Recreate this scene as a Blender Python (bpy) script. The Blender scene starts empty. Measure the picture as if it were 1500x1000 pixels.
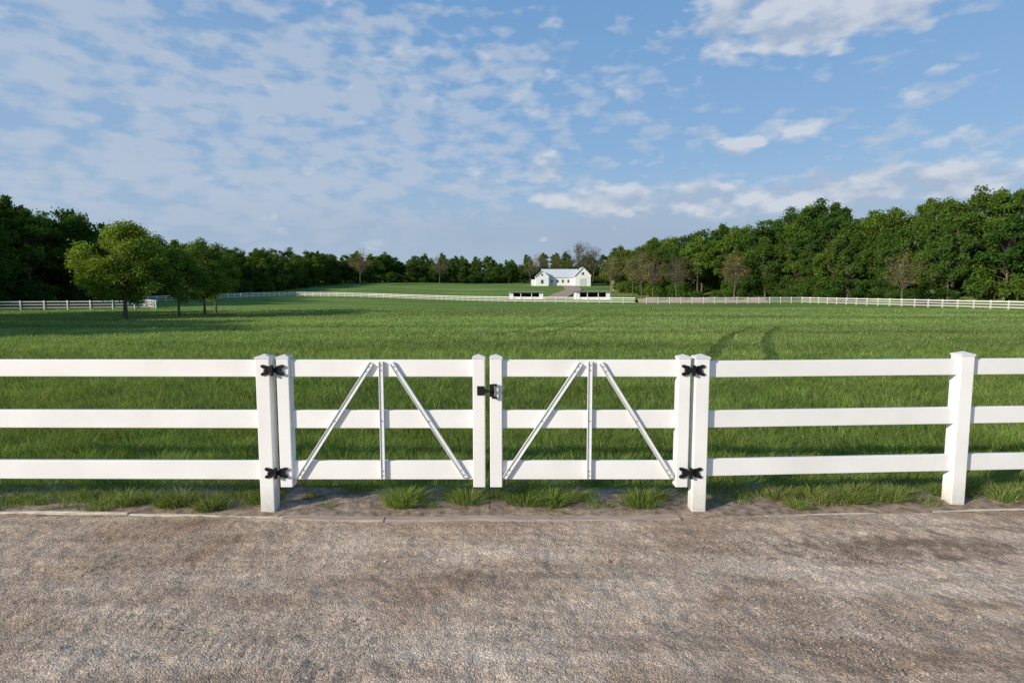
import bpy, math, numpy as np
from mathutils import Vector
R = np.random.RandomState(7)
scene = bpy.context.scene
scene.view_settings.view_transform = 'Standard'
scene.view_settings.look = 'None'
scene.view_settings.exposure = 0

# ------------------------------------------------------------ helpers
def sm(a, b, x):
    t = np.clip((np.asarray(x, float) - a) / (b - a), 0, 1)
    return t * t * (3 - 2 * t)

def terrain(x, y):
    x = np.asarray(x, float); y = np.asarray(y, float)
    z = -0.95 * sm(6, 55, y)
    z = z + 6.0 * sm(165, 290, y) + 7.0 * sm(284, 325, y)
    z = z + 0.9 * sm(90, 160, y) * sm(-10, -60, x)
    d = x - (117 - 0.4 * y)
    z = z + 12.0 * sm(-6, 60, d) * sm(250, 150, y)
    return z

def hash2(ix, iy, s):
    h = (ix.astype(np.int64) * 374761393 + iy.astype(np.int64) * 668265263 + s * 974711) & 0xffffffff
    h = ((h ^ (h >> 13)) * 1274126177) & 0xffffffff
    h = h ^ (h >> 16)
    return (h & 0xffff) / 65535.0

def vnoise(x, y, s=0):
    x = np.asarray(x, float); y = np.asarray(y, float)
    ix = np.floor(x); iy = np.floor(y)
    fx = x - ix; fy = y - iy
    fx = fx * fx * (3 - 2 * fx); fy = fy * fy * (3 - 2 * fy)
    a = hash2(ix, iy, s); b = hash2(ix + 1, iy, s); c = hash2(ix, iy + 1, s); d = hash2(ix + 1, iy + 1, s)
    return (a * (1 - fx) + b * fx) * (1 - fy) + (c * (1 - fx) + d * fx) * fy

def fbm(x, y, s=0, o=4):
    v = 0; a = 0.5; t = 0
    for i in range(o):
        v = v + a * vnoise(x * 2 ** i, y * 2 ** i, s + i * 17); t += a; a *= 0.5
    return v / t

def link(ob, parent=None):
    scene.collection.objects.link(ob)
    if parent: ob.parent = parent
    return ob

def empty(name):
    return link(bpy.data.objects.new(name, None))

def np_mesh(name, V, T, mats, C=None, MI=None, smooth=False):
    V = np.asarray(V, np.float32); T = np.asarray(T, np.int32)
    me = bpy.data.meshes.new(name)
    k = T.shape[1]
    me.vertices.add(len(V)); me.vertices.foreach_set('co', V.ravel())
    me.loops.add(T.size); me.loops.foreach_set('vertex_index', T.ravel())
    me.polygons.add(len(T)); me.polygons.foreach_set('loop_start', np.arange(len(T), dtype=np.int32) * k)
    if MI is not None: me.polygons.foreach_set('material_index', np.asarray(MI, np.int32))
    me.polygons.foreach_set('use_smooth', np.full(len(T), smooth, dtype=bool))
    me.update(calc_edges=True)
    if C is not None:
        C = np.asarray(C, np.float32)
        at = me.attributes.new('tint', 'FLOAT_COLOR', 'POINT')
        at.data.foreach_set('color', np.concatenate([C, np.ones((len(C), 1), np.float32)], 1).ravel())
    for m in mats: me.materials.append(m)
    return me

class Acc:
    def __init__(s): s.V = []; s.T = []; s.C = []; s.M = []; s.n = 0
    def add(s, V, T, C=None, m=0):
        V = np.asarray(V, float); T = np.asarray(T, int)
        s.V.append(V); s.T.append(T + s.n); s.n += len(V)
        if C is None: C = np.ones((len(V), 3))
        s.C.append(np.broadcast_to(np.asarray(C, float), (len(V), 3)))
        s.M.append(np.full(len(T), m))
    def mesh(s, name, mats, smooth=False):
        return np_mesh(name, np.concatenate(s.V), np.concatenate(s.T), mats, np.concatenate(s.C), np.concatenate(s.M), smooth)

def pymesh(name, verts, faces, mat, parent=None, bevel=0.0, smooth=False):
    me = bpy.data.meshes.new(name); me.from_pydata([tuple(v) for v in verts], [], faces); me.update()
    me.materials.append(mat)
    ob = bpy.data.objects.new(name, me); link(ob, parent)
    if bevel:
        md = ob.modifiers.new('bevel', 'BEVEL'); md.width = bevel; md.segments = 2; md.limit_method = 'ANGLE'
    return ob

BF = [(0, 3, 2, 1), (4, 5, 6, 7), (0, 1, 5, 4), (1, 2, 6, 5), (2, 3, 7, 6), (3, 0, 4, 7)]
def boxv(x0, x1, y0, y1, z0, z1):
    return [(x0, y0, z0), (x1, y0, z0), (x1, y1, z0), (x0, y1, z0), (x0, y0, z1), (x1, y0, z1), (x1, y1, z1), (x0, y1, z1)]
def boxes(name, lst, mat, parent=None, bevel=0.0):
    V = []; F = []
    for b in lst:
        v = b if len(b) == 8 else boxv(*b)
        n = len(V); V += v; F += [tuple(i + n for i in f) for f in BF]
    return pymesh(name, V, F, mat, parent, bevel)
def beam(p0, p1, up, w, h):
    p0 = Vector(p0); p1 = Vector(p1); d = (p1 - p0).normalized(); up = Vector(up)
    s = d.cross(up).normalized(); u = s.cross(d).normalized()
    o = []
    for hh in (-h / 2, h / 2):
        for p, ss in ((p0, -1), (p1, -1), (p1, 1), (p0, 1)):
            o.append(tuple(p + s * ss * w / 2 + u * hh))
    return o

# ------------------------------------------------------------ materials
def newmat(name):
    m = bpy.data.materials.new(name); m.use_nodes = True
    nt = m.node_tree; nt.nodes.clear()
    out = nt.nodes.new('ShaderNodeOutputMaterial')
    return m, nt, out
def noise(nt, vec, scale, detail=4, rough=0.55, dist=0.0):
    n = nt.nodes.new('ShaderNodeTexNoise'); n.inputs['Scale'].default_value = scale
    n.inputs['Detail'].default_value = detail; n.inputs['Roughness'].default_value = rough
    n.inputs['Distortion'].default_value = dist
    if vec is not None: nt.links.new(vec, n.inputs['Vector'])
    return n.outputs['Fac']
def ramp(nt, fac, stops):
    r = nt.nodes.new('ShaderNodeValToRGB'); e = r.color_ramp.elements
    while len(e) < len(stops): e.new(0.5)
    for el, (p, c) in zip(e, stops):
        el.position = p; el.color = (*c, 1) if len(c) == 3 else c
    nt.links.new(fac, r.inputs['Fac']); return r.outputs['Color']
def mix(nt, fac, a, b, mode='MIX'):
    m = nt.nodes.new('ShaderNodeMix'); m.data_type = 'RGBA'; m.blend_type = mode
    for inp, v in ((m.inputs[0], fac), (m.inputs[6], a), (m.inputs[7], b)):
        if hasattr(v, 'links'): nt.links.new(v, inp)
        else: inp.default_value = v if not isinstance(v, tuple) else (*v, 1)
    return m.outputs[2]
def mth(nt, op, a, b=None, c=None, clamp=False):
    m = nt.nodes.new('ShaderNodeMath'); m.operation = op; m.use_clamp = clamp
    for i, v in enumerate((a, b, c)):
        if v is None: continue
        if hasattr(v, 'links'): nt.links.new(v, m.inputs[i])
        else: m.inputs[i].default_value = v
    return m.outputs[0]
def pos(nt):
    return nt.nodes.new('ShaderNodeNewGeometry').outputs['Position']
def mapped(nt, vec, sc, loc=(0, 0, 0), rot=(0, 0, 0)):
    mp = nt.nodes.new('ShaderNodeMapping'); mp.inputs['Scale'].default_value = sc
    mp.inputs['Location'].default_value = loc; mp.inputs['Rotation'].default_value = rot
    nt.links.new(vec, mp.inputs[0]); return mp.outputs[0]
def principled(nt, out, col, rough=0.6, metal=0.0, bump=None, bstr=0.3, bdist=0.01, spec=0.5):
    p = nt.nodes.new('ShaderNodeBsdfPrincipled')
    if hasattr(col, 'links'): nt.links.new(col, p.inputs['Base Color'])
    else: p.inputs['Base Color'].default_value = (*col, 1)
    p.inputs['Roughness'].default_value = rough; p.inputs['Metallic'].default_value = metal
    p.inputs['Specular IOR Level'].default_value = spec
    if bump is not None:
        b = nt.nodes.new('ShaderNodeBump'); b.inputs['Strength'].default_value = bstr; b.inputs['Distance'].default_value = bdist
        nt.links.new(bump, b.inputs['Height']); nt.links.new(b.outputs[0], p.inputs['Normal'])
    nt.links.new(p.outputs[0], out.inputs[0]); return p

def simple(name, c0, c1, scale, rough=0.6, metal=0.0, bstr=0.0, bd=0.01, spec=0.5, stretch=None):
    m, nt, out = newmat(name); P = pos(nt)
    if stretch: P = mapped(nt, P, stretch)
    f = noise(nt, P, scale, 6, 0.6)
    col = ramp(nt, f, [(0.3, c0), (0.7, c1)])
    principled(nt, out, col, rough, metal, f if bstr else None, bstr, bd, spec)
    return m

def vinyl_mat():
    m, nt, out = newmat('white_vinyl'); P = pos(nt)
    f = noise(nt, P, 2.2, 5, 0.6)
    col = ramp(nt, f, [(0.3, (0.78, 0.76, 0.73)), (0.6, (0.86, 0.85, 0.82))])
    sep = nt.nodes.new('ShaderNodeSeparateXYZ'); nt.links.new(P, sep.inputs[0])
    g = mth(nt, 'SUBTRACT', 1.0, mth(nt, 'DIVIDE', sep.outputs[2], 0.22), clamp=True)
    g = mth(nt, 'MULTIPLY', g, noise(nt, P, 24, 4, 0.7), clamp=True)
    col = mix(nt, g, col, (0.33, 0.30, 0.22))
    sp = noise(nt, P, 55, 3, 0.7)
    s = mth(nt, 'MULTIPLY', mth(nt, 'GREATER_THAN', sp, 0.73), 0.35)
    col = mix(nt, s, col, (0.4, 0.37, 0.3))
    principled(nt, out, col, 0.55, 0, None, 0.05, 0.01, 0.3)
    return m
VINYL = vinyl_mat()
CAP = simple('vinyl_cap', (0.62, 0.62, 0.61), (0.72, 0.72, 0.71), 12, 0.6, spec=.3)
ALU = simple('painted_aluminium', (0.66, 0.67, 0.67), (0.76, 0.76, 0.75), 30, 0.5, 0.0, spec=.3)
BLACK = simple('black_iron', (0.008, 0.008, 0.009), (0.018, 0.018, 0.018), 60, 0.6, 0.0, spec=.2)
STEEL = simple('steel', (0.4, 0.4, 0.41), (0.6, 0.6, 0.6), 60, 0.3, 0.9)
TIMBER = simple('weathered_timber', (0.27, 0.20, 0.16), (0.56, 0.45, 0.38), 9, 0.85, 0, 0.6, 0.012, 0.2, (0.6, 9, 9))
TIMBER2 = simple('grey_timber', (0.36, 0.30, 0.23), (0.80, 0.71, 0.60), 9, 0.85, 0, 0.6, 0.012, 0.2, (1.2, 9, 9))
SOIL = simple('bare_soil', (0.14, 0.098, 0.066), (0.47, 0.36, 0.27), 14, 0.95, 0, 0.8, 0.02, 0.1)
BARNW = simple('barn_white_siding', (0.76, 0.76, 0.76), (0.83, 0.83, 0.82), 3, 0.6)
METROOF = simple('pale_metal_roof', (0.52, 0.55, 0.58), (0.66, 0.68, 0.70), 2, 0.5, 0.0, stretch=(3, .2, .2))
DARKROOF = simple('grey_roof', (0.16, 0.17, 0.18), (0.26, 0.27, 0.28), 2, 0.6)
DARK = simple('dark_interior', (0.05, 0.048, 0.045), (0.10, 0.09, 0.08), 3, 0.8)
GLASS = simple('window_glass', (0.04, 0.05, 0.06), (0.08, 0.09, 0.1), 3, 0.1)
TAN = simple('tan_dirt', (0.30, 0.22, 0.15), (0.48, 0.37, 0.27), 2, 0.95)
BARK = simple('bark', (0.07, 0.055, 0.043), (0.22, 0.18, 0.145), 10, 0.95, 0, 0, 0.04, 0.1, (1, 1, .25))

def gravel_mat():
    m, nt, out = newmat('gravel'); P = pos(nt)
    big = noise(nt, mapped(nt, P, (.7, 1.2, 1), (3.1, 1.2, 0)), 1.1, 6, 0.62, .6)
    base = ramp(nt, big, [(0.32, (0.285, 0.212, 0.155)), (0.46, (0.42, 0.335, 0.262)), (0.58, (0.53, 0.445, 0.362)), (0.7, (0.64, 0.555, 0.462))])
    stk = noise(nt, mapped(nt, P, (.35, 5.0, 1), rot=(0, 0, .12)), 1.6, 5, .6)
    base = mix(nt, .65, base, ramp(nt, stk, [(0.35, (0.74, 0.70, 0.66)), (0.65, (1.22, 1.2, 1.18))]), 'MULTIPLY')
    med0 = noise(nt, P, 9, 6, .7)
    base = mix(nt, .55, base, ramp(nt, med0, [(0.35, (0.72, 0.69, 0.65)), (0.65, (1.22, 1.2, 1.18))]), 'MULTIPLY')
    v = nt.nodes.new('ShaderNodeTexVoronoi'); v.inputs['Scale'].default_value = 125; nt.links.new(P, v.inputs['Vector'])
    st = nt.nodes.new('ShaderNodeSeparateColor'); nt.links.new(v.outputs['Color'], st.inputs[0])
    stc = ramp(nt, st.outputs[0], [(0.0, (0.5, 0.46, 0.42)), (0.4, (0.95, 0.93, 0.89)), (0.8, (1.25, 1.22, 1.17)), (1.0, (1.75, 1.72, 1.65))])
    col = mix(nt, 0.68, base, stc, 'MULTIPLY')
    fine = noise(nt, P, 420, 2, 0.7)
    col = mix(nt, 0.45, col, ramp(nt, fine, [(0.3, (0.6, 0.58, 0.55)), (0.7, (1.4, 1.4, 1.4))]), 'MULTIPLY')
    med = noise(nt, P, 7, 7, 0.75)
    sep = nt.nodes.new('ShaderNodeSeparateXYZ'); nt.links.new(P, sep.inputs[0])
    ax = mth(nt, 'DIVIDE', mth(nt, 'SUBTRACT', sep.outputs[0], 2.6), 1.6)
    ay = mth(nt, 'DIVIDE', mth(nt, 'SUBTRACT', sep.outputs[1], 3.62), 0.34)
    rr = mth(nt, 'ADD', mth(nt, 'MULTIPLY', ax, ax), mth(nt, 'MULTIPLY', ay, ay))
    msk = mth(nt, 'MULTIPLY', mth(nt, 'SUBTRACT', 1.0, rr, clamp=True), 0.20)
    dk = mth(nt, 'MULTIPLY', mth(nt, 'SUBTRACT', mth(nt, 'ADD', med, msk), 0.61), 8.0, clamp=True)
    col = mix(nt, mth(nt, 'MULTIPLY', dk, 0.65), col, (0.12, 0.088, 0.058))
    h = mth(nt, 'ADD', mth(nt, 'MULTIPLY', v.outputs['Distance'], -1.0), mth(nt, 'MULTIPLY', noise(nt, P, 38, 4, .6), 1.6))
    h = mth(nt, 'ADD', h, mth(nt, 'MULTIPLY', med0, 2.0))
    principled(nt, out, col, 0.92, 0, h, 0.7, 0.006, 0.1)
    return m
GRAVEL = gravel_mat()

def grass_ground():
    m, nt, out = newmat('pasture_grass'); P = pos(nt)
    a = noise(nt, mapped(nt, P, (0.25, 1.0, 1)), 0.14, 6, 0.65)
    b = noise(nt, P, 3.0, 5, 0.75)
    c = noise(nt, P, 28, 3, 0.7)
    col = ramp(nt, a, [(0.34, (0.105, 0.170, 0.045)), (0.52, (0.165, 0.245, 0.072)), (0.66, (0.24, 0.315, 0.108))])
    col = mix(nt, 0.8, col, ramp(nt, b, [(0.3, (0.6, 0.65, 0.55)), (0.7, (1.35, 1.33, 1.3))]), 'MULTIPLY')
    col = mix(nt, 0.5, col, ramp(nt, c, [(0.3, (0.5, 0.55, 0.45)), (0.7, (1.5, 1.45, 1.4))]), 'MULTIPLY')
    principled(nt, out, col, 0.95, 0, b, 0.6, 0.07, 0.0)
    return m
GROUND = grass_ground()

def leafy(name, trans=0.35, vary=0.0):
    m, nt, out = newmat(name)
    at = nt.nodes.new('ShaderNodeAttribute'); at.attribute_name = 'tint'
    col = at.outputs['Color']
    if vary:
        oi = nt.nodes.new('ShaderNodeObjectInfo')
        rc = ramp(nt, oi.outputs['Random'], [(0.0, (0.62, 0.72, 0.75)), (0.35, (0.9, 0.95, 0.9)), (0.7, (1.2, 1.12, 0.9)), (1.0, (1.6, 1.4, 1.05))])
        col = mix(nt, vary, col, rc, 'MULTIPLY')
    d = nt.nodes.new('ShaderNodeBsdfDiffuse'); nt.links.new(col, d.inputs[0])
    t = nt.nodes.new('ShaderNodeBsdfTranslucent')
    nt.links.new(mix(nt, 1.0, col, (1.3, 1.2, 0.7), 'MULTIPLY'), t.inputs[0])
    s = nt.nodes.new('ShaderNodeMixShader'); s.inputs[0].default_value = trans
    nt.links.new(d.outputs[0], s.inputs[1]); nt.links.new(t.outputs[0], s.inputs[2])
    nt.links.new(s.outputs[0], out.inputs[0])
    return m
BLADE = leafy('grass_blade', 0.35)
LEAF = leafy('leaf_pasture_tree', 0.45)
LEAFF = leafy('leaf_forest', 0.3, vary=1.0)
def tintmat(name, rough=0.9):
    m, nt, out = newmat(name)
    at = nt.nodes.new('ShaderNodeAttribute'); at.attribute_name = 'tint'
    col = mix(nt, 0.4, at.outputs['Color'], ramp(nt, noise(nt, pos(nt), 300, 2), [(0.3, (0.6, 0.6, 0.6)), (0.7, (1.3, 1.3, 1.3))]), 'MULTIPLY')
    principled(nt, out, col, rough, spec=0.2); return m
PEBBLE = tintmat('pebbles')

# ------------------------------------------------------------ ground
n = 361
t = np.linspace(-1, 1, n)
gx = 3000 * np.sinh(6 * t) / np.sinh(6)
gy = gx + 60
X, Y = np.meshgrid(gx, gy)
V = np.stack([X, Y, terrain(X, Y)], -1).reshape(-1, 3)
i = np.arange(n - 1)
I, J = np.meshgrid(i, i); q = (J * n + I).ravel()
Q = np.stack([q, q + 1, q + n + 1, q + n], 1)
link(bpy.data.objects.new('ground', np_mesh('ground', V, Q, [GROUND], smooth=True)))

xs = np.concatenate([np.linspace(-70, -5.5, 30)[:-1], np.linspace(-5.5, 5.5, 700), np.linspace(5.5, 70, 30)[1:]])
ys = np.concatenate([np.linspace(-30, 1.6, 20)[:-1], np.linspace(1.6, 4.06, 190), [4.09, 4.12]])
X, Y = np.meshgrid(xs, ys)
edge = np.clip(-0.02 + 0.045 * (X - 1.4), 0, 0.3) * (Y > 4.0)
Y2 = Y + edge * sm(4.0, 4.12, Y)
Z = 0.018 + 0.026 * (fbm(X * 1.3, Y * 1.3, 3) - 0.5) + 0.024 * (fbm(X * 7, Y * 7, 5) - 0.5) + 0.009 * (vnoise(X * 30, Y * 30, 9) - 0.5)
def tread(cx, cy, ang, length, amp):
    dx, dy = math.cos(ang), math.sin(ang)
    uu = (X - cx) * dx + (Y - cy) * dy; vv = -(X - cx) * dy + (Y - cy) * dx + .03 * np.sin(uu * 2.2)
    return amp * sm(.055, .03, np.abs(vv)) * np.clip(np.sin(uu * 2 * math.pi / 0.058 + np.sign(vv) * 1.2 + 2 * vnoise(X * 5, Y * 5, 19)), -0.8, 1) * sm(-0.1, 0.1, uu) * sm(length, length * .75, uu) * (0.55 + .45 * vnoise(X * 7, Y * 7, 4))
Z = Z + tread(-2.1, 2.84, -.33, 1.6, .0085) + tread(1.6, 3.3, .08, 1.6, .004) + tread(-3.2, 3.35, .02, 2.2, .0035)
Z = Z - 0.012 * np.exp(-((Y - 3.35 - .05 * X) / .12) ** 2) - 0.012 * np.exp(-((Y - 2.7 - .03 * X) / .1) ** 2)
Z = np.maximum(Z, 0.004)
ny, nx = X.shape
I, J = np.meshgrid(np.arange(nx - 1), np.arange(ny - 1)); q = (J * nx + I).ravel()
Q = np.stack([q, q + 1, q + nx + 1, q + nx], 1)
link(bpy.data.objects.new('gravel_driveway', np_mesh('gravel_driveway', np.stack([X, Y2, Z], -1).reshape(-1, 3), Q, [GRAVEL], smooth=True)))

def stones(nst, y0, y1, s0, s1):
    y = y0 * (y1 / y0) ** R.rand(nst); x = (R.rand(nst) * 2 - 1) * (0.95 * y + 0.5)
    k = fbm(x * 2.2, y * 3, 91) + R.randn(nst) * .06 > .46
    x, y = x[k], y[k]; nst = len(x)
    s = s0 + (s1 - s0) * R.rand(nst) ** 3
    base = np.array([[1, 0, 0], [-1, 0, 0], [0, 1, 0], [0, -1, 0], [0, 0, .7], [0, 0, -.7]], float)
    P = base[None] * s[:, None, None] * (0.6 + 0.8 * R.rand(nst, 6, 1)) + (R.rand(nst, 6, 3) - .5) * s[:, None, None] * 0.5
    a = R.rand(nst) * 6.28; ca, sa = np.cos(a)[:, None], np.sin(a)[:, None]
    px = P[:, :, 0] * ca - P[:, :, 1] * sa; py = P[:, :, 0] * sa + P[:, :, 1] * ca
    P = np.stack([px + x[:, None], py + y[:, None], P[:, :, 2] + 0.018 + s[:, None] * 0.3], -1)
    F = np.array([[0, 2, 4], [2, 1, 4], [1, 3, 4], [3, 0, 4], [2, 0, 5], [1, 2, 5], [3, 1, 5], [0, 3, 5]])
    T = (F[None] + (np.arange(nst) * 6)[:, None, None]).reshape(-1, 3)
    g = 0.24 + 0.38 * R.rand(nst) ** 1.4
    C = np.stack([g * 1.05, g * (0.92 + .03 * R.rand(nst)), g * (0.76 + 0.1 * R.rand(nst))], 1)
    return P.reshape(-1, 3), T, np.repeat(C, 6, 0)
A = Acc()
A.add(*stones(45000, 2.0, 4.1, 0.0018, 0.0045))
A.add(*stones(600, 2.0, 4.1, 0.005, 0.009))
link(bpy.data.objects.new('loose_gravel', A.mesh('loose_gravel', [PEBBLE])))

# ------------------------------------------------------------ soil strip
xs = np.linspace(-7, 8, 400); ys = np.linspace(0, 1, 20)
X, S_ = np.meshgrid(xs, ys)
off = np.clip(0.062 * (X - 1.4), 0, 0.4)
Yf = 4.04 + off + 0.0 * X
Yb = 4.70 + off + 0.25 * fbm(X * 2, X * 0, 4)
Y = Yf + (Yb - Yf) * S_
Z = 0.008 + (0.02 * fbm(X * 6, Y * 6, 8) + .016 * fbm(X * 22, Y * 22, 18)) * np.sin(S_ * math.pi)
ny, nx = X.shape
I, J = np.meshgrid(np.arange(nx - 1), np.arange(ny - 1)); q = (J * nx + I).ravel()
Q = np.stack([q, q + 1, q + nx + 1, q + nx], 1)
link(bpy.data.objects.new('bare_soil', np_mesh('bare_soil', np.stack([X, Y, Z], -1).reshape(-1, 3), Q, [SOIL], smooth=True)))

def board(name, pts, w, h, mat):
    V = []; F = []
    for k, (x, y, z) in enumerate(pts):
        V += [(x, y - w / 2, z - 0.03), (x, y - w / 2, z + h), (x, y + w / 2, z + h), (x, y + w / 2, z - 0.03)]
        if k:
            a = (k - 1) * 4; b = k * 4
            for j in range(4):
                F.append((a + j, b + j, b + (j + 1) % 4, a + (j + 1) % 4))
    F.append((0, 1, 2, 3)); e = (len(pts) - 1) * 4; F.append((e + 3, e + 2, e + 1, e))
    return pymesh(name, V, F, mat, None, 0.004)
def wob(x0, x1, y0, y1, z, a=0.006, nn=14, s=0):
    return [(x0 + (x1 - x0) * k / nn, y0 + (y1 - y0) * k / nn + a * math.sin(k * 1.3 + s), z + a * math.sin(k * .8 + s * 2)) for k in range(nn + 1)]
board('timber_edging', wob(-1.70, -0.94, 4.082, 4.06, 0.014, 0.003, 8), 0.070, 0.014, TIMBER)
board('timber_edging', wob(-0.93, 1.24, 4.055, 4.075, 0.016, 0.003, 14, 2), 0.078, 0.015, TIMBER)
board('timber_edging', wob(-4.6, -2.9, 4.20, 4.16, 0.014, 0.007, 10, 1), 0.022, 0.018, TIMBER2)
board('timber_edging', wob(-2.88, -1.74, 4.15, 4.10, 0.010, 0.004, 8, 3), 0.022, 0.016, TIMBER2)
board('timber_edging', wob(1.27, 3.2, 4.09, 4.22, 0.002, 0.006, 10, 5), 0.018, 0.014, TIMBER2)
board('timber_edging', wob(3.22, 6.5, 4.225, 4.38, 0.004, 0.006, 10, 6), 0.018, 0.014, TIMBER2)

# ------------------------------------------------------------ near fence + gates
PW = 0.107
def post(name, x, y, parent, ztop=1.215, w=PW, zbot=-0.1, cap=True):
    h = w / 2
    boxes(name, [(x - h, x + h, y - h, y + h, zbot, ztop - 0.022)], VINYL, parent, 0.006)
    if cap:
        c = h + 0.004; z0 = ztop - 0.026
        V = boxv(x - c, x + c, y - c, y + c, z0, z0 + 0.016) + [(x - c + .004, y - c + .004, z0 + .016), (x + c - .004, y - c + .004, z0 + .016), (x + c - .004, y + c - .004, z0 + .016), (x - c + .004, y + c - .004, z0 + .016), (x, y, z0 + 0.036)]
        F = list(BF[:1]) + BF[2:] + [(4, 5, 9, 8), (5, 6, 10, 9), (6, 7, 11, 10), (7, 4, 8, 11), (8, 9, 12), (9, 10, 12), (10, 11, 12), (11, 8, 12)]
        pymesh(name + '_cap', V, F, CAP, parent, 0.002)
def rails(parent, p0, p1, zs, tag):
    for k, (zb, zt) in enumerate(zs):
        boxes('rail_%s_%d' % (tag, k + 1), [beam((p0[0], p0[1], (zb + zt) / 2), (p1[0], p1[1], (zb + zt) / 2), (0, 0, 1), 0.038, zt - zb)], VINYL, parent, 0.005)
ZL = [(1.051, 1.179), (0.657, 0.794), (0.258, 0.402)]
ZR = [(1.046, 1.170), (0.660, 0.790), (0.282, 0.413)]
FY = 4.264
fl = empty('vinyl_fence')
post('gate_post', -1.864, FY, fl)
post('post_2', -4.30, FY + .02, fl)
post('post_3', -6.74, FY + .04, fl)
h = PW / 2
rails(fl, (-4.30 + h, FY + .02), (-1.864 - h, FY), ZL, 'a')
rails(fl, (-6.74 + h, FY + .04), (-4.30 - h, FY + .02), ZL, 'b')
fr = empty('vinyl_fence')
post('gate_post', 1.425, FY, fr)
post('post_2', 3.51, 4.40, fr, 1.22)
post('post_3', 5.95, 4.555, fr, 1.22)
rails(fr, (1.425 + h, FY + .004), (3.51 - h, 4.396), ZR, 'a')
rails(fr, (3.51 + h, 4.404), (5.95 - h, 4.55), ZR, 'b')

def gate(xl, xr):
    g = empty('farm_gate'); w = 0.092; zb = 0.205
    for nm, x in (('stile_left', xl), ('stile_right', xr)):
        boxes(nm, [(x - w / 2, x + w / 2, FY - w / 2, FY + w / 2, zb, 1.193)], VINYL, g, 0.005)
        c = w / 2 + .003
        V = boxv(x - c, x + c, FY - c, FY + c, 1.188, 1.203) + [(x, FY, 1.222)]
        F = BF[:1] + BF[2:] + [(4, 5, 8), (5, 6, 8), (6, 7, 8), (7, 4, 8)]
        pymesh(nm + '_cap', V, F, CAP, g, 0.002)
    rails(g, (xl + w / 2, FY), (xr - w / 2, FY), ZL, 'g')
    xc = (xl + xr) / 2; yf = FY - 0.019 - 0.011
    def channel(nm, p0, p1):
        p0 = Vector(p0); p1 = Vector(p1); d = (p1 - p0).normalized(); s = d.cross(Vector((0, 1, 0))).normalized()
        L = [beam(p0, p1, (0, -1, 0), 0.034, 0.014)]
        L.append(beam(p0 + s * .0145 + Vector((0, -.0105, 0)), p1 + s * .0145 + Vector((0, -.0105, 0)), (0, -1, 0), 0.005, 0.007))
        L.append(beam(p0 - s * .0145 + Vector((0, -.0105, 0)), p1 - s * .0145 + Vector((0, -.0105, 0)), (0, -1, 0), 0.005, 0.007))
        boxes(nm, L, ALU, g, 0.001)
        L = []
        for f in (0.03, 0.07, 0.5, 0.93, 0.97):
            p = p0.lerp(p1, f); L.append((p.x - .004, p.x + .004, p.y - .012, p.y - .006, p.z - .004, p.z + .004))
        boxes(nm + '_screws', L, STEEL, g)
    channel('centre_brace', (xc, yf, 0.268), (xc, yf, 1.168))
    channel('diagonal_brace_left', (xc - 0.645, yf, 0.275), (xc - 0.072, yf, 1.155))
    channel('diagonal_brace_right', (xc + 0.632, yf, 0.275), (xc + 0.078, yf, 1.158))
    return g
g1 = gate(-1.717, -0.249)
g2 = gate(-0.12, 1.292)

def disc(cx, cz, r, y0, y1, nseg=14, sx=1, sz=1):
    V = []; F = []
    for y in (y0, y1):
        for k in range(nseg):
            a = 2 * math.pi * k / nseg; V.append((cx + r * sx * math.cos(a), y, cz + r * sz * math.sin(a)))
    F.append(tuple(range(nseg))); F.append(tuple(reversed(range(nseg, 2 * nseg))))
    for k in range(nseg):
        F.append((k, k + nseg, (k + 1) % nseg + nseg, (k + 1) % nseg))
    return V, F
def joinlist(name, parts, mat, parent=None, bevel=0):
    V = []; F = []
    for v, f in parts:
        o = len(V); V += v; F += [tuple(i + o for i in ff) for ff in f]
    return pymesh(name, V, F, mat, parent, bevel)
def hinge(xg, z, parent, nm, yf):
    P = []
    P.append((boxv(xg - .010, xg + .010, yf - .022, yf - .004, z - .040, z + .040), BF))
    for s in (-1, 1):
        for k, (dx_, dz, r) in enumerate([(.022, 0, .020), (.042, .018, .017), (.042, -.018, .017), (.062, .026, .015), (.062, -.026, .015), (.074, .030, .012), (.074, -.030, .012), (.056, 0, .010)]):
            P.append(disc(xg + s * dx_, z + dz, r, yf - .006 - .0007 * k - (.0003 if s > 0 else 0), yf + .002))
    for zz in (-.03, 0.0, .03):
        P.append(disc(xg, z + zz, .011, yf - .030 - abs(zz) * .01, yf - .02))
    joinlist(nm, P, BLACK, parent)
    L = [(xg + s * a - .003, xg + s * a + .003, yf - .013, yf - .009, z + b - .003, z + b + .003) for s in (-1, 1) for a, b in ((.042, .018), (.042, -.018))]
    boxes(nm + '_bolts', L, BLACK, parent)
yf = FY - PW / 2
for z in (1.106, 0.322):
    hinge(-1.787, z, g1, 'hinge', yf); hinge(1.353, z, g2, 'hinge', yf)
yl = FY - 0.046
P = [(boxv(-.262, -.205, yl - .006, yl + .001, .915, .985), BF),
     (boxv(-.212, -.150, yl - .030, yl - .008, .942, .958), BF),
     (boxv(-.166, -.128, yl - .010, yl + .001, .905, 1.0), BF)]
joinlist('latch_plate', P, BLACK, g1, .002)
P = [(boxv(-.150, -.112, yl - .034, yl - .012, .990, 1.004), BF), (boxv(-.150, -.112, yl - .034, yl - .012, .895, .909), BF)]
joinlist('latch_ring', P, BLACK, g2, .002)
P = [(boxv(-.132, -.120, yl - .030, yl - .018, .91, .989), BF), (boxv(-.125, -.076, yl - .026, yl - .014, .935, .948), BF)]
joinlist('latch_lever', P, STEEL, g2, .002)
V, F = disc(-.212, .95, .022, yl - .016, yl - .004); pymesh('latch_knob', V, F, BLACK, g1)
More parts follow.
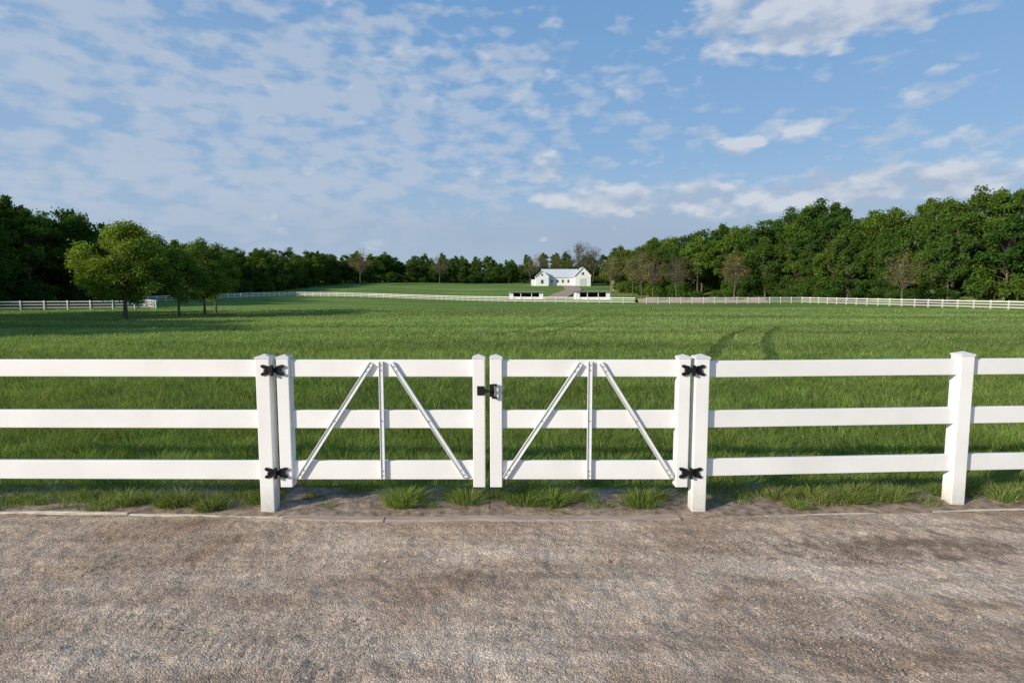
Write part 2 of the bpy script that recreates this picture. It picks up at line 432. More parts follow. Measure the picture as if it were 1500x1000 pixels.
boxes('drop_rod', [(-.176, -.171, FY - .01, FY - .005, 0.02, .50)], BLACK, g2, .001)

# ------------------------------------------------------------ grass blades
def blades(x, y, z, hgt, wid, la, lm, col):
    n = len(x)
    fa = R.rand(n) * math.pi
    wx = np.cos(fa) * wid / 2; wy = np.sin(fa) * wid / 2
    lx = np.cos(la) * lm * hgt; ly = np.sin(la) * lm * hgt
    zt = hgt * np.sqrt(np.clip(1 - (lm * .75) ** 2, .15, 1))
    P = np.empty((n, 5, 3))
    P[:, 0] = np.stack([x - wx, y - wy, z - .005], 1); P[:, 1] = np.stack([x + wx, y + wy, z - .005], 1)
    mx = x + lx * .3; my = y + ly * .3; mz = z + zt * .6
    P[:, 2] = np.stack([mx - wx * .8, my - wy * .8, mz], 1); P[:, 3] = np.stack([mx + wx * .8, my + wy * .8, mz], 1)
    P[:, 4] = np.stack([x + lx, y + ly, z + zt], 1)
    F = np.array([[0, 1, 3], [0, 3, 2], [2, 3, 4]])
    T = (F[None] + (np.arange(n) * 5)[:, None, None]).reshape(-1, 3)
    return P.reshape(-1, 3), T, np.repeat(col, 5, 0)
def gcol(n, x, y, dry=0.05):
    g = fbm(x * .5, y * .5, 21); g2 = fbm(x * 3, y * 3, 31); g3 = fbm(x * .05, y * .22, 61)
    k = (0.65 + 0.7 * R.rand(n)) * (0.6 + 0.8 * g2) * (.45 + 1.1 * g3)
    c = np.stack([(0.122 + 0.095 * g) * k, (0.195 + 0.09 * g) * k, (0.043 + .025 * g) * k], 1)
    d = R.rand(n) < dry
    c[d] = np.stack([0.34 + .1 * R.rand(d.sum()), 0.31 + .08 * R.rand(d.sum()), 0.15 + .04 * R.rand(d.sum())], 1)
    return c
A = Acc()
NB = 470000
y = 4.18 * (85 / 4.18) ** (R.rand(NB)); x = (R.rand(NB) * 2 - 1) * (0.95 * y + 1.8)
off = np.clip(0.062 * (x - 1.4), 0, 0.5)
near = np.where((x > -1.85) & (x < 1.4), 4.66 + .2 * fbm(x * 3, x * 0, 2), 4.22 + off + .24 * fbm(x * 4, x * 0, 6))
tuft = fbm(x * 3.2, y * 3.2, 51)
thin = (y < 5.2) & (fbm(x * 2.4, y * 4, 81) < .41) & (R.rand(NB) < .8)
keep = ((y > near) & ~thin) | ((tuft > .62) & (y > 4.22 + off))
def onb(x0, w=.22):
    f = (y - 15) / 19
    return np.abs(x - (x0 + f * 9.0 - .35 * np.sin(np.clip(f, 0, 1) * math.pi))) < w * (.6 + .8 * vnoise(y * 1.7, x * .3, 3))
trk = (onb(5.3) | onb(6.9)) & (y > 13.5) & (y < 36)
def lane(x0, y0, x1, y1, w):
    t_ = np.clip(((x - x0) * (x1 - x0) + (y - y0) * (y1 - y0)) / ((x1 - x0) ** 2 + (y1 - y0) ** 2), 0, 1)
    return np.hypot(x - x0 - t_ * (x1 - x0), y - y0 - t_ * (y1 - y0)) < w
trk2 = lane(-.5, 26, 8, 60, .3) | lane(1.3, 26, 10, 60, .3) | lane(-14, 42, 30, 58, .6) | lane(-30, 33, 14, 38, .5) | lane(-12, 27, 25, 29, .35)
x, y, tuft, trk, trk2 = x[keep], y[keep], tuft[keep], trk[keep], trk2[keep]; n = len(x)
clump = fbm(x * 2.5, y * 2.5, 77); c2 = vnoise(x * 9, y * 9, 5)
hg = (0.04 + 0.13 * clump + 0.07 * c2) * (0.6 + 0.7 * R.rand(n)); hg *= np.where(y < 4.8, .8, 1.0)
wd = np.clip(0.0045 * (y / 5.0) ** .9, .0036, .05) * (.7 + .6 * R.rand(n))
la = vnoise(x * 1.5, y * 1.5, 11) * 6.28 * 1.5 + R.randn(n) * .8
lm = np.clip(.35 + .35 * R.rand(n) + .4 * vnoise(x * 2, y * 2, 12) - .1, 0, 1.1)
col = gcol(n, x, y)
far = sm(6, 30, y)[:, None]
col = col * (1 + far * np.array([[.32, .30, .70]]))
hg = np.where(trk, hg * .4, hg); col[trk] *= .45
hg = np.where(trk2, hg * .6, hg); col[trk2] *= .62
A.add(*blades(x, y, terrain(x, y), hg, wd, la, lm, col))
def tufts(cx, cy, r, nb, hmax, dry=.12):
    a = R.rand(nb) * 6.28; rr = r * np.sqrt(R.rand(nb))
    x = cx + np.cos(a) * rr; y = cy + np.sin(a) * rr * .7
    la = a + R.randn(nb) * .5; lm = np.clip(.3 + .8 * rr / r + R.randn(nb) * .15, 0, 1.15)
    c = gcol(nb, x, y, dry) * 1.0
    A.add(*blades(x, y, np.zeros(nb) + .01, hmax * (.5 + .5 * R.rand(nb)), .0044 * (.7 + .6 * R.rand(nb)), la, lm, c))
for cx, cy, r, nb, hm in [(-.86, 4.34, .12, 560, .24), (-.80, 4.5, .10, 300, .2), (-.36, 4.40, .12, 420, .20), (-.45, 4.55, .12, 300, .16), (.10, 4.38, .13, 520, .21), (.30, 4.36, .13, 500, .20), (.44, 4.45, .12, 380, .20), (.2, 4.55, .14, 380, .18),
                          (1.0, 4.34, .13, 540, .20), (1.14, 4.5, .12, 380, .18), (-1.3, 4.64, .12, 220, .11), (-1.62, 4.5, .06, 120, .11), (-.14, 4.5, .08, 200, .16), (-.62, 4.3, .05, 90, .08), (.72, 4.3, .05, 70, .08), (-1.45, 4.32, .05, 80, .07)]:
    tufts(cx, cy, r, nb, hm)
for k in range(130):
    cx = R.uniform(-4.8, 5.6)
    if -1.8 < cx < 1.36: continue
    o = max(0, .062 * (cx - 1.4))
    tufts(cx, 4.24 + o + .30 * R.rand(), .04 + .09 * R.rand(), R.randint(80, 340), R.uniform(.07, .23), R.uniform(.1, .4))
link(bpy.data.objects.new('grass', A.mesh('grass', [BLADE])))

A = Acc(); nb = 2600
y = 2.2 + 1.9 * R.rand(nb); x = R.uniform(-4, 4, nb); k = (fbm(x * 1.6, y * 2.2, 41) - .05 * (x + 1) > .52) | (y > 3.95); x, y = x[k], y[k]; nb = len(x)
a = R.rand(nb) * 6.28; L = R.uniform(.01, .06, nb)
dx_ = np.cos(a) * L / 2; dy_ = np.sin(a) * L / 2; ox = -np.sin(a) * .0011; oy = np.cos(a) * .0011
z = np.full(nb, .029)
P = np.stack([np.stack([x - dx_ - ox, y - dy_ - oy, z], 1), np.stack([x + dx_ - ox, y + dy_ - oy, z + .003], 1), np.stack([x + dx_ + ox, y + dy_ + oy, z + .003], 1), np.stack([x - dx_ + ox, y - dy_ + oy, z], 1)], 1)
T = (np.array([[0, 1, 2], [0, 2, 3]])[None] + (np.arange(nb) * 4)[:, None, None]).reshape(-1, 3)
c = np.repeat(np.array([[.42, .31, .17]]) * (.3 + .9 * R.rand(nb, 1)), 4, 0)
A.add(P.reshape(-1, 3), T, c)
link(bpy.data.objects.new('dry_grass_clippings', A.mesh('dry_grass_clippings', [PEBBLE])))

# ------------------------------------------------------------ trees
def tube(A, pts, rads, sides=6, m=0):
    pts = np.asarray(pts, float); k = len(pts); V = []
    for j in range(k):
        d = pts[min(j + 1, k - 1)] - pts[max(j - 1, 0)]; d = d / (np.linalg.norm(d) + 1e-9)
        u = np.cross(d, [0.3, 1, 0.1]); u /= np.linalg.norm(u) + 1e-9; w = np.cross(d, u)
        for s in range(sides):
            a = 2 * math.pi * s / sides; V.append(pts[j] + rads[j] * (math.cos(a) * u + math.sin(a) * w))
    T = []
    for j in range(k - 1):
        for s in range(sides):
            a = j * sides + s; b = j * sides + (s + 1) % sides
            T += [(a, b, b + sides), (a, b + sides, a + sides)]
    A.add(V, T, None, m)
def limb(A, p0, p1, r0, r1, rs, sides=5, sag=.12, seg=4):
    p0 = np.array(p0, float); p1 = np.array(p1, float); L = np.linalg.norm(p1 - p0)
    pts = []; rad = []
    j = rs.randn(3) * L * .06
    for k in range(seg + 1):
        f = k / seg; p = p0 + (p1 - p0) * f; p = p + j * math.sin(f * math.pi) + np.array([0, 0, 1]) * (-sag * L * math.sin(f * math.pi))
        pts.append(p); rad.append(r0 + (r1 - r0) * f)
    tube(A, pts, rad, sides); return pts
def make_tree(name, seed, H, cr, cb, ncl, nleaf, ls, leafmat, col, clr=(.2, .34), twigs=0, tr=None, squash=1.0, lsides=5, lseg=4):
    rs = np.random.RandomState(seed); A = Acc()
    tr = tr or H * .018
    top = np.array([rs.randn() * .04 * H, rs.randn() * .04 * H, H * .82])
    tp = []; rad = []
    for k in range(8):
        f = k / 7; tp.append(top * f + np.array([math.sin(f * 5 + seed) * .012 * H, math.cos(f * 4 + seed) * .012 * H, 0]) * (f > 0)); rad.append(tr * (1.35 if k == 0 else 1) * (1 - .8 * f))
    tp[0][2] -= .4
    tube(A, tp, rad, 8)
    cz = (H + cb) / 2; ch = (H - cb) / 2
    lob = rs.rand(7) * 6.28
    cl = []
    while len(cl) < ncl:
        p = rs.randn(3); p /= np.linalg.norm(p); rr = rs.uniform(.25, 1) ** .45
        az = math.atan2(p[1], p[0]); f = 1 + .16 * math.sin(2 * az + lob[0]) + .12 * math.sin(3 * az + lob[1]) + .14 * math.sin(5 * az + lob[2] + 3 * p[2])
        low = 1.0 - .25 * max(0, p[2]) ** 2
        c = np.array([p[0] * cr * rr * f * low, p[1] * cr * rr * f * low, cz + p[2] * ch * .86 * rr * (1 + .12 * math.sin(lob[3] + 4 * az))])
        cl.append(c)
    cl = np.array(cl)
    for c in cl:
        f = np.clip((c[2] - cb) / (H - cb) * .75 + .12 + (cb / H) * .5, .25, .95) * .85
        b = top * f; b = b + np.array([math.sin(f * 5 + seed) * .012 * H, math.cos(f * 4 + seed) * .012 * H, 0])
        pts = limb(A, b, c, tr * .42 * (1 - .6 * f), tr * .07, rs, lsides, .12, lseg)
        for q in range(twigs):
            e = c + rs.randn(3) * cr * .22; limb(A, pts[rs.randint(2, len(pts))], e, tr * .10, tr * .02, rs, 3, 0, 2)
    if nleaf:
        ci = rs.randint(0, ncl, nleaf); rad = rs.uniform(clr[0], clr[1], ncl) * cr
        dirs = rs.randn(nleaf, 3); dirs /= np.linalg.norm(dirs, axis=1)[:, None]
        r = rs.rand(nleaf) ** .5
        P = cl[ci] + dirs * (rad[ci] * r)[:, None] * np.array([1.15, 1.15, .75 * squash]) + rs.randn(nleaf, 3) * cr * .05
        N_ = dirs * .6 + rs.randn(nleaf, 3) * .6 + np.array([0, 0, .35]); N_ /= np.linalg.norm(N_, axis=1)[:, None]
        t1 = np.cross(N_, rs.randn(nleaf, 3)); t1 /= np.linalg.norm(t1, axis=1)[:, None] + 1e-9; t2 = np.cross(N_, t1)
        s = ls * (.6 + .8 * rs.rand(nleaf))[:, None]
        Q = np.stack([P + t1 * s * .62, P + t2 * s * .34 + N_ * s * .08, P - t1 * s * .62, P - t2 * s * .34 + N_ * s * .08], 1).reshape(-1, 3)
        T = (np.array([[0, 1, 2], [0, 2, 3]])[None] + (np.arange(nleaf) * 4)[:, None, None]).reshape(-1, 3)
        cb_ = rs.uniform(.75, 1.25, ncl)[ci] * (.7 + .6 * rs.rand(nleaf))
        C = np.array(col)[None] * cb_[:, None]; C[:, 0] *= (.85 + .35 * rs.rand(nleaf))
        A.add(Q, T, np.repeat(C, 4, 0), 1)
    return A.mesh(name, [BARK, leafmat])

def place(me, name, x, y, s=1, rz=0, parent=None, sz=None, dz=0):
    ob = bpy.data.objects.new(name, me); link(ob, parent)
    ob.location = (x, y, float(terrain(x, y)) + dz); ob.scale = (s, s, sz or s); ob.rotation_euler = (0, 0, rz); return ob

pa = make_tree('pasture_tree_a', 3, 9.5, 3.6, 1.0, 95, 28000, .18, LEAF, (0.205, 0.30, 0.045), (.15, .27), 3, .19)
pb = make_tree('pasture_tree_b', 5, 6.9, 2.3, 1.2, 50, 13000, .17, LEAF, (.150, .24, .042), (.2, .34), 2, .12)
pc = make_tree('pasture_tree_c', 8, 8.1, 2.7, 1.2, 60, 18000, .17, LEAF, (.115, .195, .038), (.19, .33), 2, .13)
place(pa, 'deciduous_tree', -36.0, 53, 1, .4)
place(pb, 'deciduous_tree', -33.0, 56.5, 1, 1)
place(pc, 'deciduous_tree', -33.2, 61.5, 1, 2)
place(pb, 'deciduous_tree', -35.4, 68, 1.1, 4)
for (bx, by, k, rz, me) in [(-39, 22, 1.1, 2.2, pa), (-46, 26, 1.4, 3, pc), (-41, 15.5, 1.35, 5, pa), (-50, 19, 1.5, 1.3, pa), (-60, 36, 1.5, 1, pa), (-54, 30, 1.4, 2, pa), (-58, 47, 1.5, 4, pa), (-67, 52, 1.6, .6, pa), (-43, 33, 1.15, 3.5, pa)]:
    place(me, 'deciduous_tree', bx, by, k, rz)

FC = (0.078, 0.142, 0.029)
fv = [make_tree('forest_tree_%d' % k, 20 + k, 15, c_, b_, 64, 8600, .38, LEAFF, FC, (.15, .30), 0, .22, 1, 3, 2) for k, (c_, b_) in enumerate([(4.4, 3.2), (5.0, 2.6), (3.9, 4.0), (4.8, 1.8), (3.5, 2.2)])]
bush = [make_tree('forest_shrub_%d' % k, 50 + k, 5, 2.8, .0, 26, 3800, .28, LEAFF, (.082, .150, .031), (.26, .46), 0, .08, 1, 3, 2) for k in range(2)]
bare = [make_tree('bare_tree_%d' % k, 70 + k, 13, 3.8, 3.5, 60, 1500, .25, LEAFF, (.17, .17, .065), (.2, .3), 6, .17) for k in range(2)]
CT = [(-120, 45, 20), (-98, 62, 25), (-84, 86, 24), (-82, 104, 19), (-85, 140, 16.5), (-89, 200, 15), (-76.5, 255, 14), (-36, 275, 12.8), (7, 288, 11), (36, 285, 13), (40, 222, 18), (46, 182, 18.5), (58, 148, 19.5), (69, 126, 17.2), (78, 106, 17.2), (84, 92, 17.5), (94, 76, 17), (110, 55, 17)]
CT = np.array(CT, float)
seg = np.sqrt((np.diff(CT[:, :2], axis=0) ** 2).sum(1)); cum = np.concatenate([[0], np.cumsum(seg)])
forest = empty('forest')
rf = np.random.RandomState(99)
def along(s):
    x = np.interp(s, cum, CT[:, 0]); y = np.interp(s, cum, CT[:, 1]); H = np.interp(s, cum, CT[:, 2])
    x2 = np.interp(s + 8, cum, CT[:, 0]); y2 = np.interp(s + 8, cum, CT[:, 1]); x1 = np.interp(s - 8, cum, CT[:, 0]); y1 = np.interp(s - 8, cum, CT[:, 1])
    t = np.array([x2 - x1, y2 - y1]); t /= np.linalg.norm(t) + 1e-9
    return x, y, H, np.array([-t[1], t[0]])
cnt = 0
for row, off in enumerate([0, 7, 16, 29]):
    s = 0
    while s < cum[-1]:
        x, y, Hh, nn = along(s); o = off + rf.uniform(-3, 3)
        px, py = x + nn[0] * o, y + nn[1] * o
        hs = Hh / 15 * rf.uniform(.72, 1.08) * (0.86 if row == 0 else 1)
        if not (5 < px < 42 and 225 < py < 276):
            place(fv[rf.randint(5)], 'tree_%d' % cnt, px, py, hs * rf.uniform(.78, 1.08), rf.uniform(0, 6.28), forest, hs); cnt += 1
        s += rf.uniform(4.2, 7.6)
for lo_, hi_, k0, k1, st0, st1 in [(-3.5, 1.5, .5, 1.35, 2.8, 6.2), (8, 12, 1.3, 1.8, 4.5, 6.5)]:
    s = 0
    while s < cum[-1]:
        x, y, Hh, nn = along(s); o = rf.uniform(lo_, hi_)
        px, py = x + nn[0] * o, y + nn[1] * o
        if not (5 < px < 42 and 215 < py < 276):
            k = rf.uniform(k0, k1); place(bush[rf.randint(2)], 'shrub_%d' % cnt, px, py, k, rf.uniform(0, 6.28), forest, k * rf.uniform(.8, 1.2)); cnt += 1
        s += rf.uniform(st0, st1)
for (bx, by, k) in [(-62.9, 238, 1.25), (-33, 262, 1.1), (8.8, 268, 1.0), (13.5, 272, 1.15), (21.5, 275, 1.1), (40, 190, 1.1), (40.6, 178, 1.2), (45.5, 158, 1.0), (66.8, 98, .8), (53, 136, .95), (37.8, 266, 1.35), (32.2, 272, 1.6), (36, 205, 1.1), (42, 170, 1.0)]:
    place(bare[rf.randint(2)], 'bare_tree_%d' % cnt, bx, by, k, rf.uniform(0, 6), forest); cnt += 1

# ------------------------------------------------------------ distant pasture fence
def far_fence(name, pts):
    L = []
    for a, b in zip(pts[:-1], pts[1:]):
        a = np.array(a, float); b = np.array(b, float); D = np.linalg.norm(b - a); k = max(1, round(D / 2.44))
        for j in range(k):
            p = a + (b - a) * j / k; q = a + (b - a) * (j + 1) / k
            zp = float(terrain(*p)); zq = float(terrain(*q)); w = .065
            L.append(boxv(p[0] - w, p[0] + w, p[1] - w, p[1] + w, zp - .3, zp + 1.28))
            for hh in (.35, .75, 1.13):
                L.append(beam((p[0], p[1], zp + hh), (q[0], q[1], zq + hh), (0, 0, 1), .04, .15))
    boxes(name, L, VINYL)
far_fence('pasture_fence', [(-110, 66), (-67, 74), (-50, 80), (-73, 108), (-64, 164), (-40, 160), (-19.8, 150), (-1.5, 127), (24.2, 112)])
far_fence('pasture_fence', [(26.4, 112), (59.5, 117), (67, 74), (72, 50), (75, 30)])

def strip(name, pts, w, mat, dz=.03):
    V = []; F = []
    P2 = []
    for (a, b) in zip(pts[:-1], pts[1:]):
        for k in range(8): P2.append((a[0] + (b[0] - a[0]) * k / 8, a[1] + (b[1] - a[1]) * k / 8))
    P2.append(pts[-1])
    for k, p in enumerate(P2):
        a = P2[max(k - 1, 0)]; b = P2[min(k + 1, len(P2) - 1)]; d = np.array([b[0] - a[0], b[1] - a[1]]); d /= np.linalg.norm(d)
        for s in (-1, -.3, .3, 1):
            x = p[0] - d[1] * s * w / 2; y = p[1] + d[0] * s * w / 2; V.append((x, y, float(terrain(x, y)) + dz))
        if k:
            for j in range(3):
                q = (k - 1) * 4 + j; F.append((q, q + 1, q + 5, q + 4))
    return pymesh(name, V, F, mat)
strip('dirt_lane', [(12, 168), (14, 180), (18, 200), (24, 222), (25, 246)], 6.5, TAN, .3)
V = []; F = []
for k in range(25):
    x = 27 + k * 1.15; hh = .55 + .45 * math.sin(k * .9) * math.sin(k * .37); z = float(terrain(x, 124))
    V += [(x, 121, z - .1), (x, 123.2, z + .5 + hh * .6), (x, 125, z + .45 + hh * .6), (x, 129, z - .1)]
    if k:
        for j in range(3):
            q = (k - 1) * 4 + j; F.append((q, q + 4, q + 5, q + 1))
pymesh('dirt_bank', V, F, TAN)

# ------------------------------------------------------------ buildings
def gable(parent, tag, x0, x1, y0, y1, z, hw, hr, axis='x', wall=BARNW, roof=METROOF):
    o = .4
    if axis == 'x':
        ym = (y0 + y1) / 2
        V = boxv(x0, x1, y0, y1, z - 1, z + hw) + [(x0, ym, z + hr), (x1, ym, z + hr)]
        F = BF[:1] + [(0, 1, 5, 4), (2, 3, 7, 6), (1, 2, 6, 9, 5), (3, 0, 4, 8, 7)]
        sl = (hr - hw) / (ym - y0)
        R1 = [(x0 - o, y0 - o, z + hw - o * sl + .05), (x1 + o, y0 - o, z + hw - o * sl + .05), (x1 + o, ym, z + hr + .05), (x0 - o, ym, z + hr + .05), (x1 + o, y1 + o, z + hw - o * sl + .05), (x0 - o, y1 + o, z + hw - o * sl + .05)]
    else:
        xm = (x0 + x1) / 2
        V = boxv(x0, x1, y0, y1, z - 1, z + hw) + [(xm, y0, z + hr), (xm, y1, z + hr)]
        F = BF[:1] + [(0, 1, 5, 8, 4), (2, 3, 7, 9, 6), (1, 2, 6, 5), (3, 0, 4, 7)]
        sl = (hr - hw) / (xm - x0)
        R1 = [(x0 - o, y1 + o, z + hw - o * sl + .05), (x0 - o, y0 - o, z + hw - o * sl + .05), (xm, y0 - o, z + hr + .05), (xm, y1 + o, z + hr + .05), (x1 + o, y0 - o, z + hw - o * sl + .05), (x1 + o, y1 + o, z + hw - o * sl + .05)]
    pymesh('walls_' + tag, V, F, wall, parent)
    RV = R1 + [(a, b, c + .18) for a, b, c in R1]
    if axis == 'x': RF = [(0, 3, 2, 1), (3, 5, 4, 2), (6, 7, 8, 9), (9, 8, 10, 11), (0, 1, 7, 6), (4, 5, 11, 10), (0, 6, 9, 3), (3, 9, 11, 5), (1, 2, 8, 7), (2, 4, 10, 8)]
    else: RF = [(0, 3, 2, 1), (3, 5, 4, 2), (6, 7, 8, 9), (9, 8, 10, 11), (0, 1, 7, 6), (4, 5, 11, 10), (1, 2, 8, 7), (2, 4, 10, 8), (0, 6, 9, 3), (3, 9, 11, 5)]
    pymesh('roof_' + tag, RV, RF, roof, parent)
barn = empty('white_barn'); zb = float(terrain(20, 250)) + .1
gable(barn, 'main', 13.5, 29, 252, 262, zb, 3.8, 7.2, 'x')
gable(barn, 'west_wing', 10.5, 16.0, 249.5, 259, zb, 4.0, 6.4, 'y')
gable(barn, 'east_wing', 27.5, 34.2, 248.5, 260, zb, 4.4, 7.8, 'y')
boxes('lean_to', [boxv(8.6, 10.46, 250.5, 257, zb - 1, zb + 2.7)], BARNW, barn)
boxes('windows', [boxv(x, x + .8, 251.93, 251.99, zb + 1.3, zb + 2.6) for x in (17.2, 19.6, 22.0, 24.4)] + [boxv(12.6, 13.7, 249.43, 249.49, zb + .9, zb + 2.5), boxv(12.8, 13.5, 249.43, 249.49, zb + 4.2, zb + 5.1), boxv(30.3, 31.2, 248.43, 248.49, zb + 4.6, zb + 5.7)], GLASS, barn)
boxes('doors', [boxv(29.4, 32.2, 248.42, 248.49, zb, zb + 3.1)], simple('barn_door', (.5, .5, .5), (.6, .6, .6), 3), barn)

def run_in_shed(x0, x1, y, z):
    s = empty('run_in_shed'); d = 5.0; t = .15; zt = 1.95; zf = 2.3
    boxes('back_wall', [boxv(x0, x1, y + d - t, y + d, z - .5, z + zt)], BARNW, s)
    for nm, x in (('wall_left', x0), ('wall_right', x1 - t)):
        V = [(x, y, z - .5), (x + t, y, z - .5), (x + t, y + d - t, z - .5), (x, y + d - t, z - .5), (x, y, z + zf), (x + t, y, z + zf), (x + t, y + d - t, z + zt), (x, y + d - t, z + zt)]
        pymesh(nm, V, BF, BARNW, s)
    w = (x1 - x0)
    boxes('front_posts', [boxv(x0 + w * f - .1, x0 + w * f + .1, y, y + .2, z - .5, z + zf) for f in (.34, .66)] + [boxv(x0 + t, x0 + w * .12, y + .02, y + .12, z - .5, z + zf), boxv(x1 - w * .12, x1 - t, y + .02, y + .12, z - .5, z + zf)], BARNW, s)
    boxes('stall_boards', [boxv(x0 + w * .12, x1 - w * .12, y + .25, y + .3, z - .5, z + .75)], BARNW, s)
    boxes('fascia', [boxv(x0 - .3, x1 + .3, y - .45, y - .4, z + zf - .12, z + zf + .12)], DARKROOF, s)
    V = [(x0 - .4, y - .4, z + zf + .03), (x1 + .4, y - .4, z + zf + .03), (x1 + .4, y + d + .3, z + zt - .0), (x0 - .4, y + d + .3, z + zt - .0)]
    V = V + [(a, b, c + .2) for a, b, c in V]
    pymesh('roof', V, BF, DARKROOF, s)
    boxes('painted_shade_panel', [boxv(x0 + t + .01, x1 - t - .01, y + d - t - .08, y + d - t - .02, z - .4, z + zt - .1)], DARK, s)  # dark sheet over the white back wall, paints in the open shed's interior shade
run_in_shed(-0.8, 9.0, 165, -1.15)
run_in_shed(18.2, 28.0, 163, -1.0)
ob_ = empty('brown_outbuilding'); gable(ob_, 'main', 38, 45, 214, 220, float(terrain(41, 216)), 2.2, 3.6, 'x', TAN, TAN)
boxes('door', [boxv(41, 42.2, 213.9, 213.97, float(terrain(41, 216)), float(terrain(41, 216)) + 1.9)], DARK, ob_)

# ------------------------------------------------------------ light and sky
sv = Vector((-2.3, -1.5, 1.08)).normalized()
sun = bpy.data.lights.new('sun', 'SUN'); sun.energy = 4.9; sun.angle = math.radians(0.7); sun.color = (1, .91, .77)
so = bpy.data.objects.new('sun', sun); link(so); so.rotation_euler = (-sv).to_track_quat('-Z', 'Y').to_euler(); so.location = (-20, -15, 30)

w = bpy.data.worlds.new('World'); scene.world = w; w.use_nodes = True
nt = w.node_tree; nt.nodes.clear()
out = nt.nodes.new('ShaderNodeOutputWorld'); bg = nt.nodes.new('ShaderNodeBackground')
ST = .12
bg.inputs[1].default_value = ST
def S(c): return tuple(v / ST for v in c)
sky = nt.nodes.new('ShaderNodeTexSky'); sky.sky_type = 'NISHITA'; sky.sun_disc = False
sky.sun_elevation = math.asin(sv.z); sky.sun_rotation = math.atan2(sv.x, sv.y) % (2 * math.pi)
sky.air_density = 1.0; sky.dust_density = .6; sky.ozone_density = 1.6
tc = nt.nodes.new('ShaderNodeTexCoord'); D = tc.outputs['Generated']
sep = nt.nodes.new('ShaderNodeSeparateXYZ'); nt.links.new(D, sep.inputs[0]); dx, dy, dz = sep.outputs
az = mth(nt, 'MULTIPLY', mth(nt, 'ARCTAN2', dx, dy), 57.2958)
el = mth(nt, 'MULTIPLY', mth(nt, 'ARCSINE', dz), 57.2958)
cmb = nt.nodes.new('ShaderNodeCombineXYZ'); nt.links.new(az, cmb.inputs[0]); nt.links.new(el, cmb.inputs[1]); AE = cmb.outputs[0]
def ell(a, e, ra, re, wgt):
    v1 = nt.nodes.new('ShaderNodeVectorMath'); v1.operation = 'MULTIPLY_ADD'
    nt.links.new(AE, v1.inputs[0]); v1.inputs[1].default_value = (1 / ra, 1 / re, 0); v1.inputs[2].default_value = (-a / ra, -e / re, 0)
    v2 = nt.nodes.new('ShaderNodeVectorMath'); v2.operation = 'DOT_PRODUCT'
    nt.links.new(v1.outputs[0], v2.inputs[0]); nt.links.new(v1.outputs[0], v2.inputs[1])
    return mth(nt, 'MULTIPLY_ADD', v2.outputs['Value'], -wgt, wgt, clamp=True)
def skyvec(sz, dzoff=0.0):
    return mapped(nt, D, (1, 1, sz), (0, 0, dzoff))
def total(lst):
    r = lst[0]
    for l in lst[1:]: r = mth(nt, 'ADD', r, l)
    return r
n1 = noise(nt, skyvec(2.0), 14.0, 5, .55)
n1b = noise(nt, skyvec(2.0, .035), 14.0, 2, .55)
n2 = noise(nt, skyvec(3.0, 5.0), 4.2, 2, .55)
n3 = noise(nt, skyvec(2.3, 9.0), 21.0, 3, .50)
grad = ramp(nt, mth(nt, 'DIVIDE', el, 60.0, clamp=True), [(0.0, (.45, .55, .66)), (0.10, (.34, .49, .67)), (0.22, (.25, .435, .70)), (0.45, (.17, .365, .67)), (1.0, (.07, .17, .42))])
gs = mix(nt, 1.0, grad, (1 / ST, 1 / ST, 1 / ST), 'MULTIPLY')
base = mix(nt, .8, sky.outputs[0], gs)
veil = total([ell(-45, 8, 44, 26, .45), ell(-10, 3, 60, 9, .3)])
base = mix(nt, mth(nt, 'MULTIPLY', veil, mth(nt, 'ADD', n2, .25), clamp=True), base, S((.36, .48, .65)))
left = total([ell(-32, 15, 38, 17, .10), ell(-4, 17, 22, 10, .07), ell(-22, 20, 22, 9, .03), ell(-24, 8, 32, 6, .06)])
vl = mth(nt, 'ADD', mth(nt, 'ADD', mth(nt, 'MULTIPLY', n3, .78), mth(nt, 'MULTIPLY', n2, .22)), left)
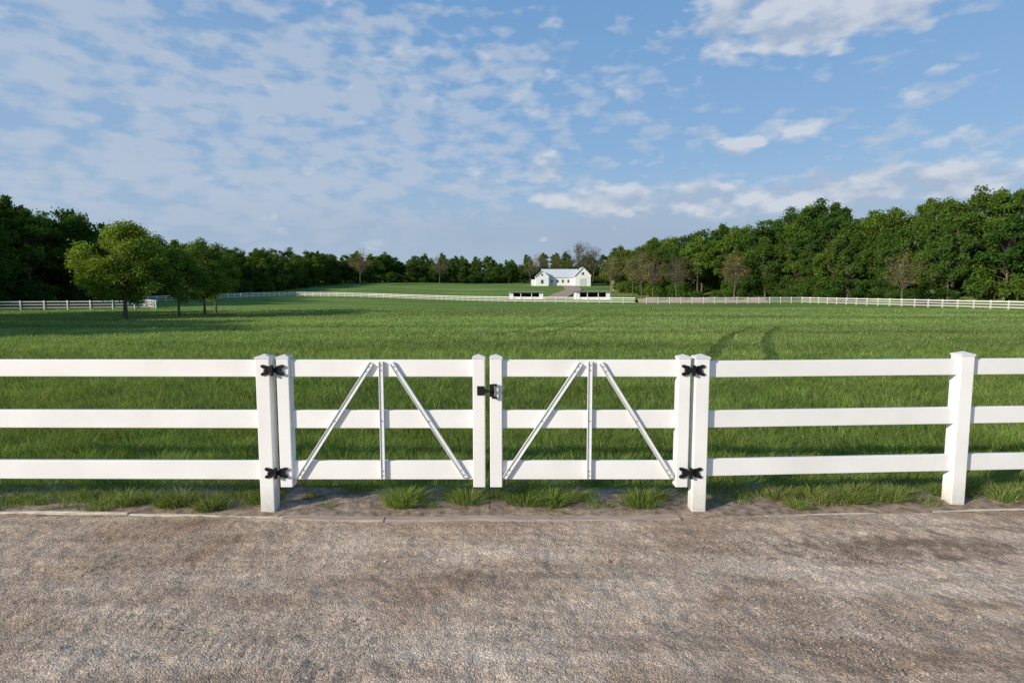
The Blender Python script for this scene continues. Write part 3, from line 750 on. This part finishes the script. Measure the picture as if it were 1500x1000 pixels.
al = mth(nt, 'MULTIPLY', mth(nt, 'SUBTRACT', vl, .535), 6.5, clamp=True)
al = mth(nt, 'MULTIPLY', al, .60)
puffs = total([ell(27, 22.5, 14, 4.5, .40), ell(24.5, 14, 4.2, 1.5, .30), ell(18.4, 14.2, 2.6, 1.3, .32), ell(21.3, 12.8, 2.6, 1.2, .30), ell(36.4, 15.8, 3.8, 1.7, .24),
               ell(40, 11.5, 7, 1.6, .26), ell(29, 14.2, 2.0, .7, .22), ell(28, 8.4, 28, 2.4, .37), ell(5, 9.5, 10, 2.0, .2), ell(2, 12, 7, 1.8, .18), ell(-5, 10, 7, 1.6, .16), ell(14, 19.5, 7, 2, .12), ell(-5, 18.5, 14, 4, .11), ell(-20, 12.5, 16, 3.5, .08)])
vp = mth(nt, 'ADD', n1, puffs)
ap = mth(nt, 'MULTIPLY', mth(nt, 'SUBTRACT', vp, .64), 6.0, clamp=True)
ap = mth(nt, 'MULTIPLY', ap, .76)
lit = mth(nt, 'ADD', mth(nt, 'MULTIPLY', mth(nt, 'SUBTRACT', n1, n1b), 3.0), .5, clamp=True)
ccol = ramp(nt, lit, [(0.15, (.40, .475, .61)), (0.85, (.68, .71, .76))])
ccol = mix(nt, 1.0, ccol, (1 / ST, 1 / ST, 1 / ST), 'MULTIPLY')
low = total([ell(30, 4.5, 45, 5.0, 1.0), ell(-5, 4.5, 42, 4.5, .7)])
lo = mth(nt, 'MULTIPLY', low, mth(nt, 'ADD', n2, .15), clamp=True)
c = mix(nt, al, base, S((.52, .585, .69)))
c = mix(nt, lo, c, S((.36, .45, .59)))
c = mix(nt, ap, c, ccol)
nt.links.new(c, bg.inputs[0]); nt.links.new(bg.outputs[0], out.inputs[0])

# ------------------------------------------------------------ camera
cam = bpy.data.cameras.new('camera'); cam.lens = 20.0; cam.sensor_width = 36; cam.clip_end = 8000; cam.clip_start = .05
co = bpy.data.objects.new('camera', cam); link(co)
co.location = (0, 0, 1.7); co.rotation_euler = (math.radians(90 - 5.14), 0, 0)
scene.camera = co
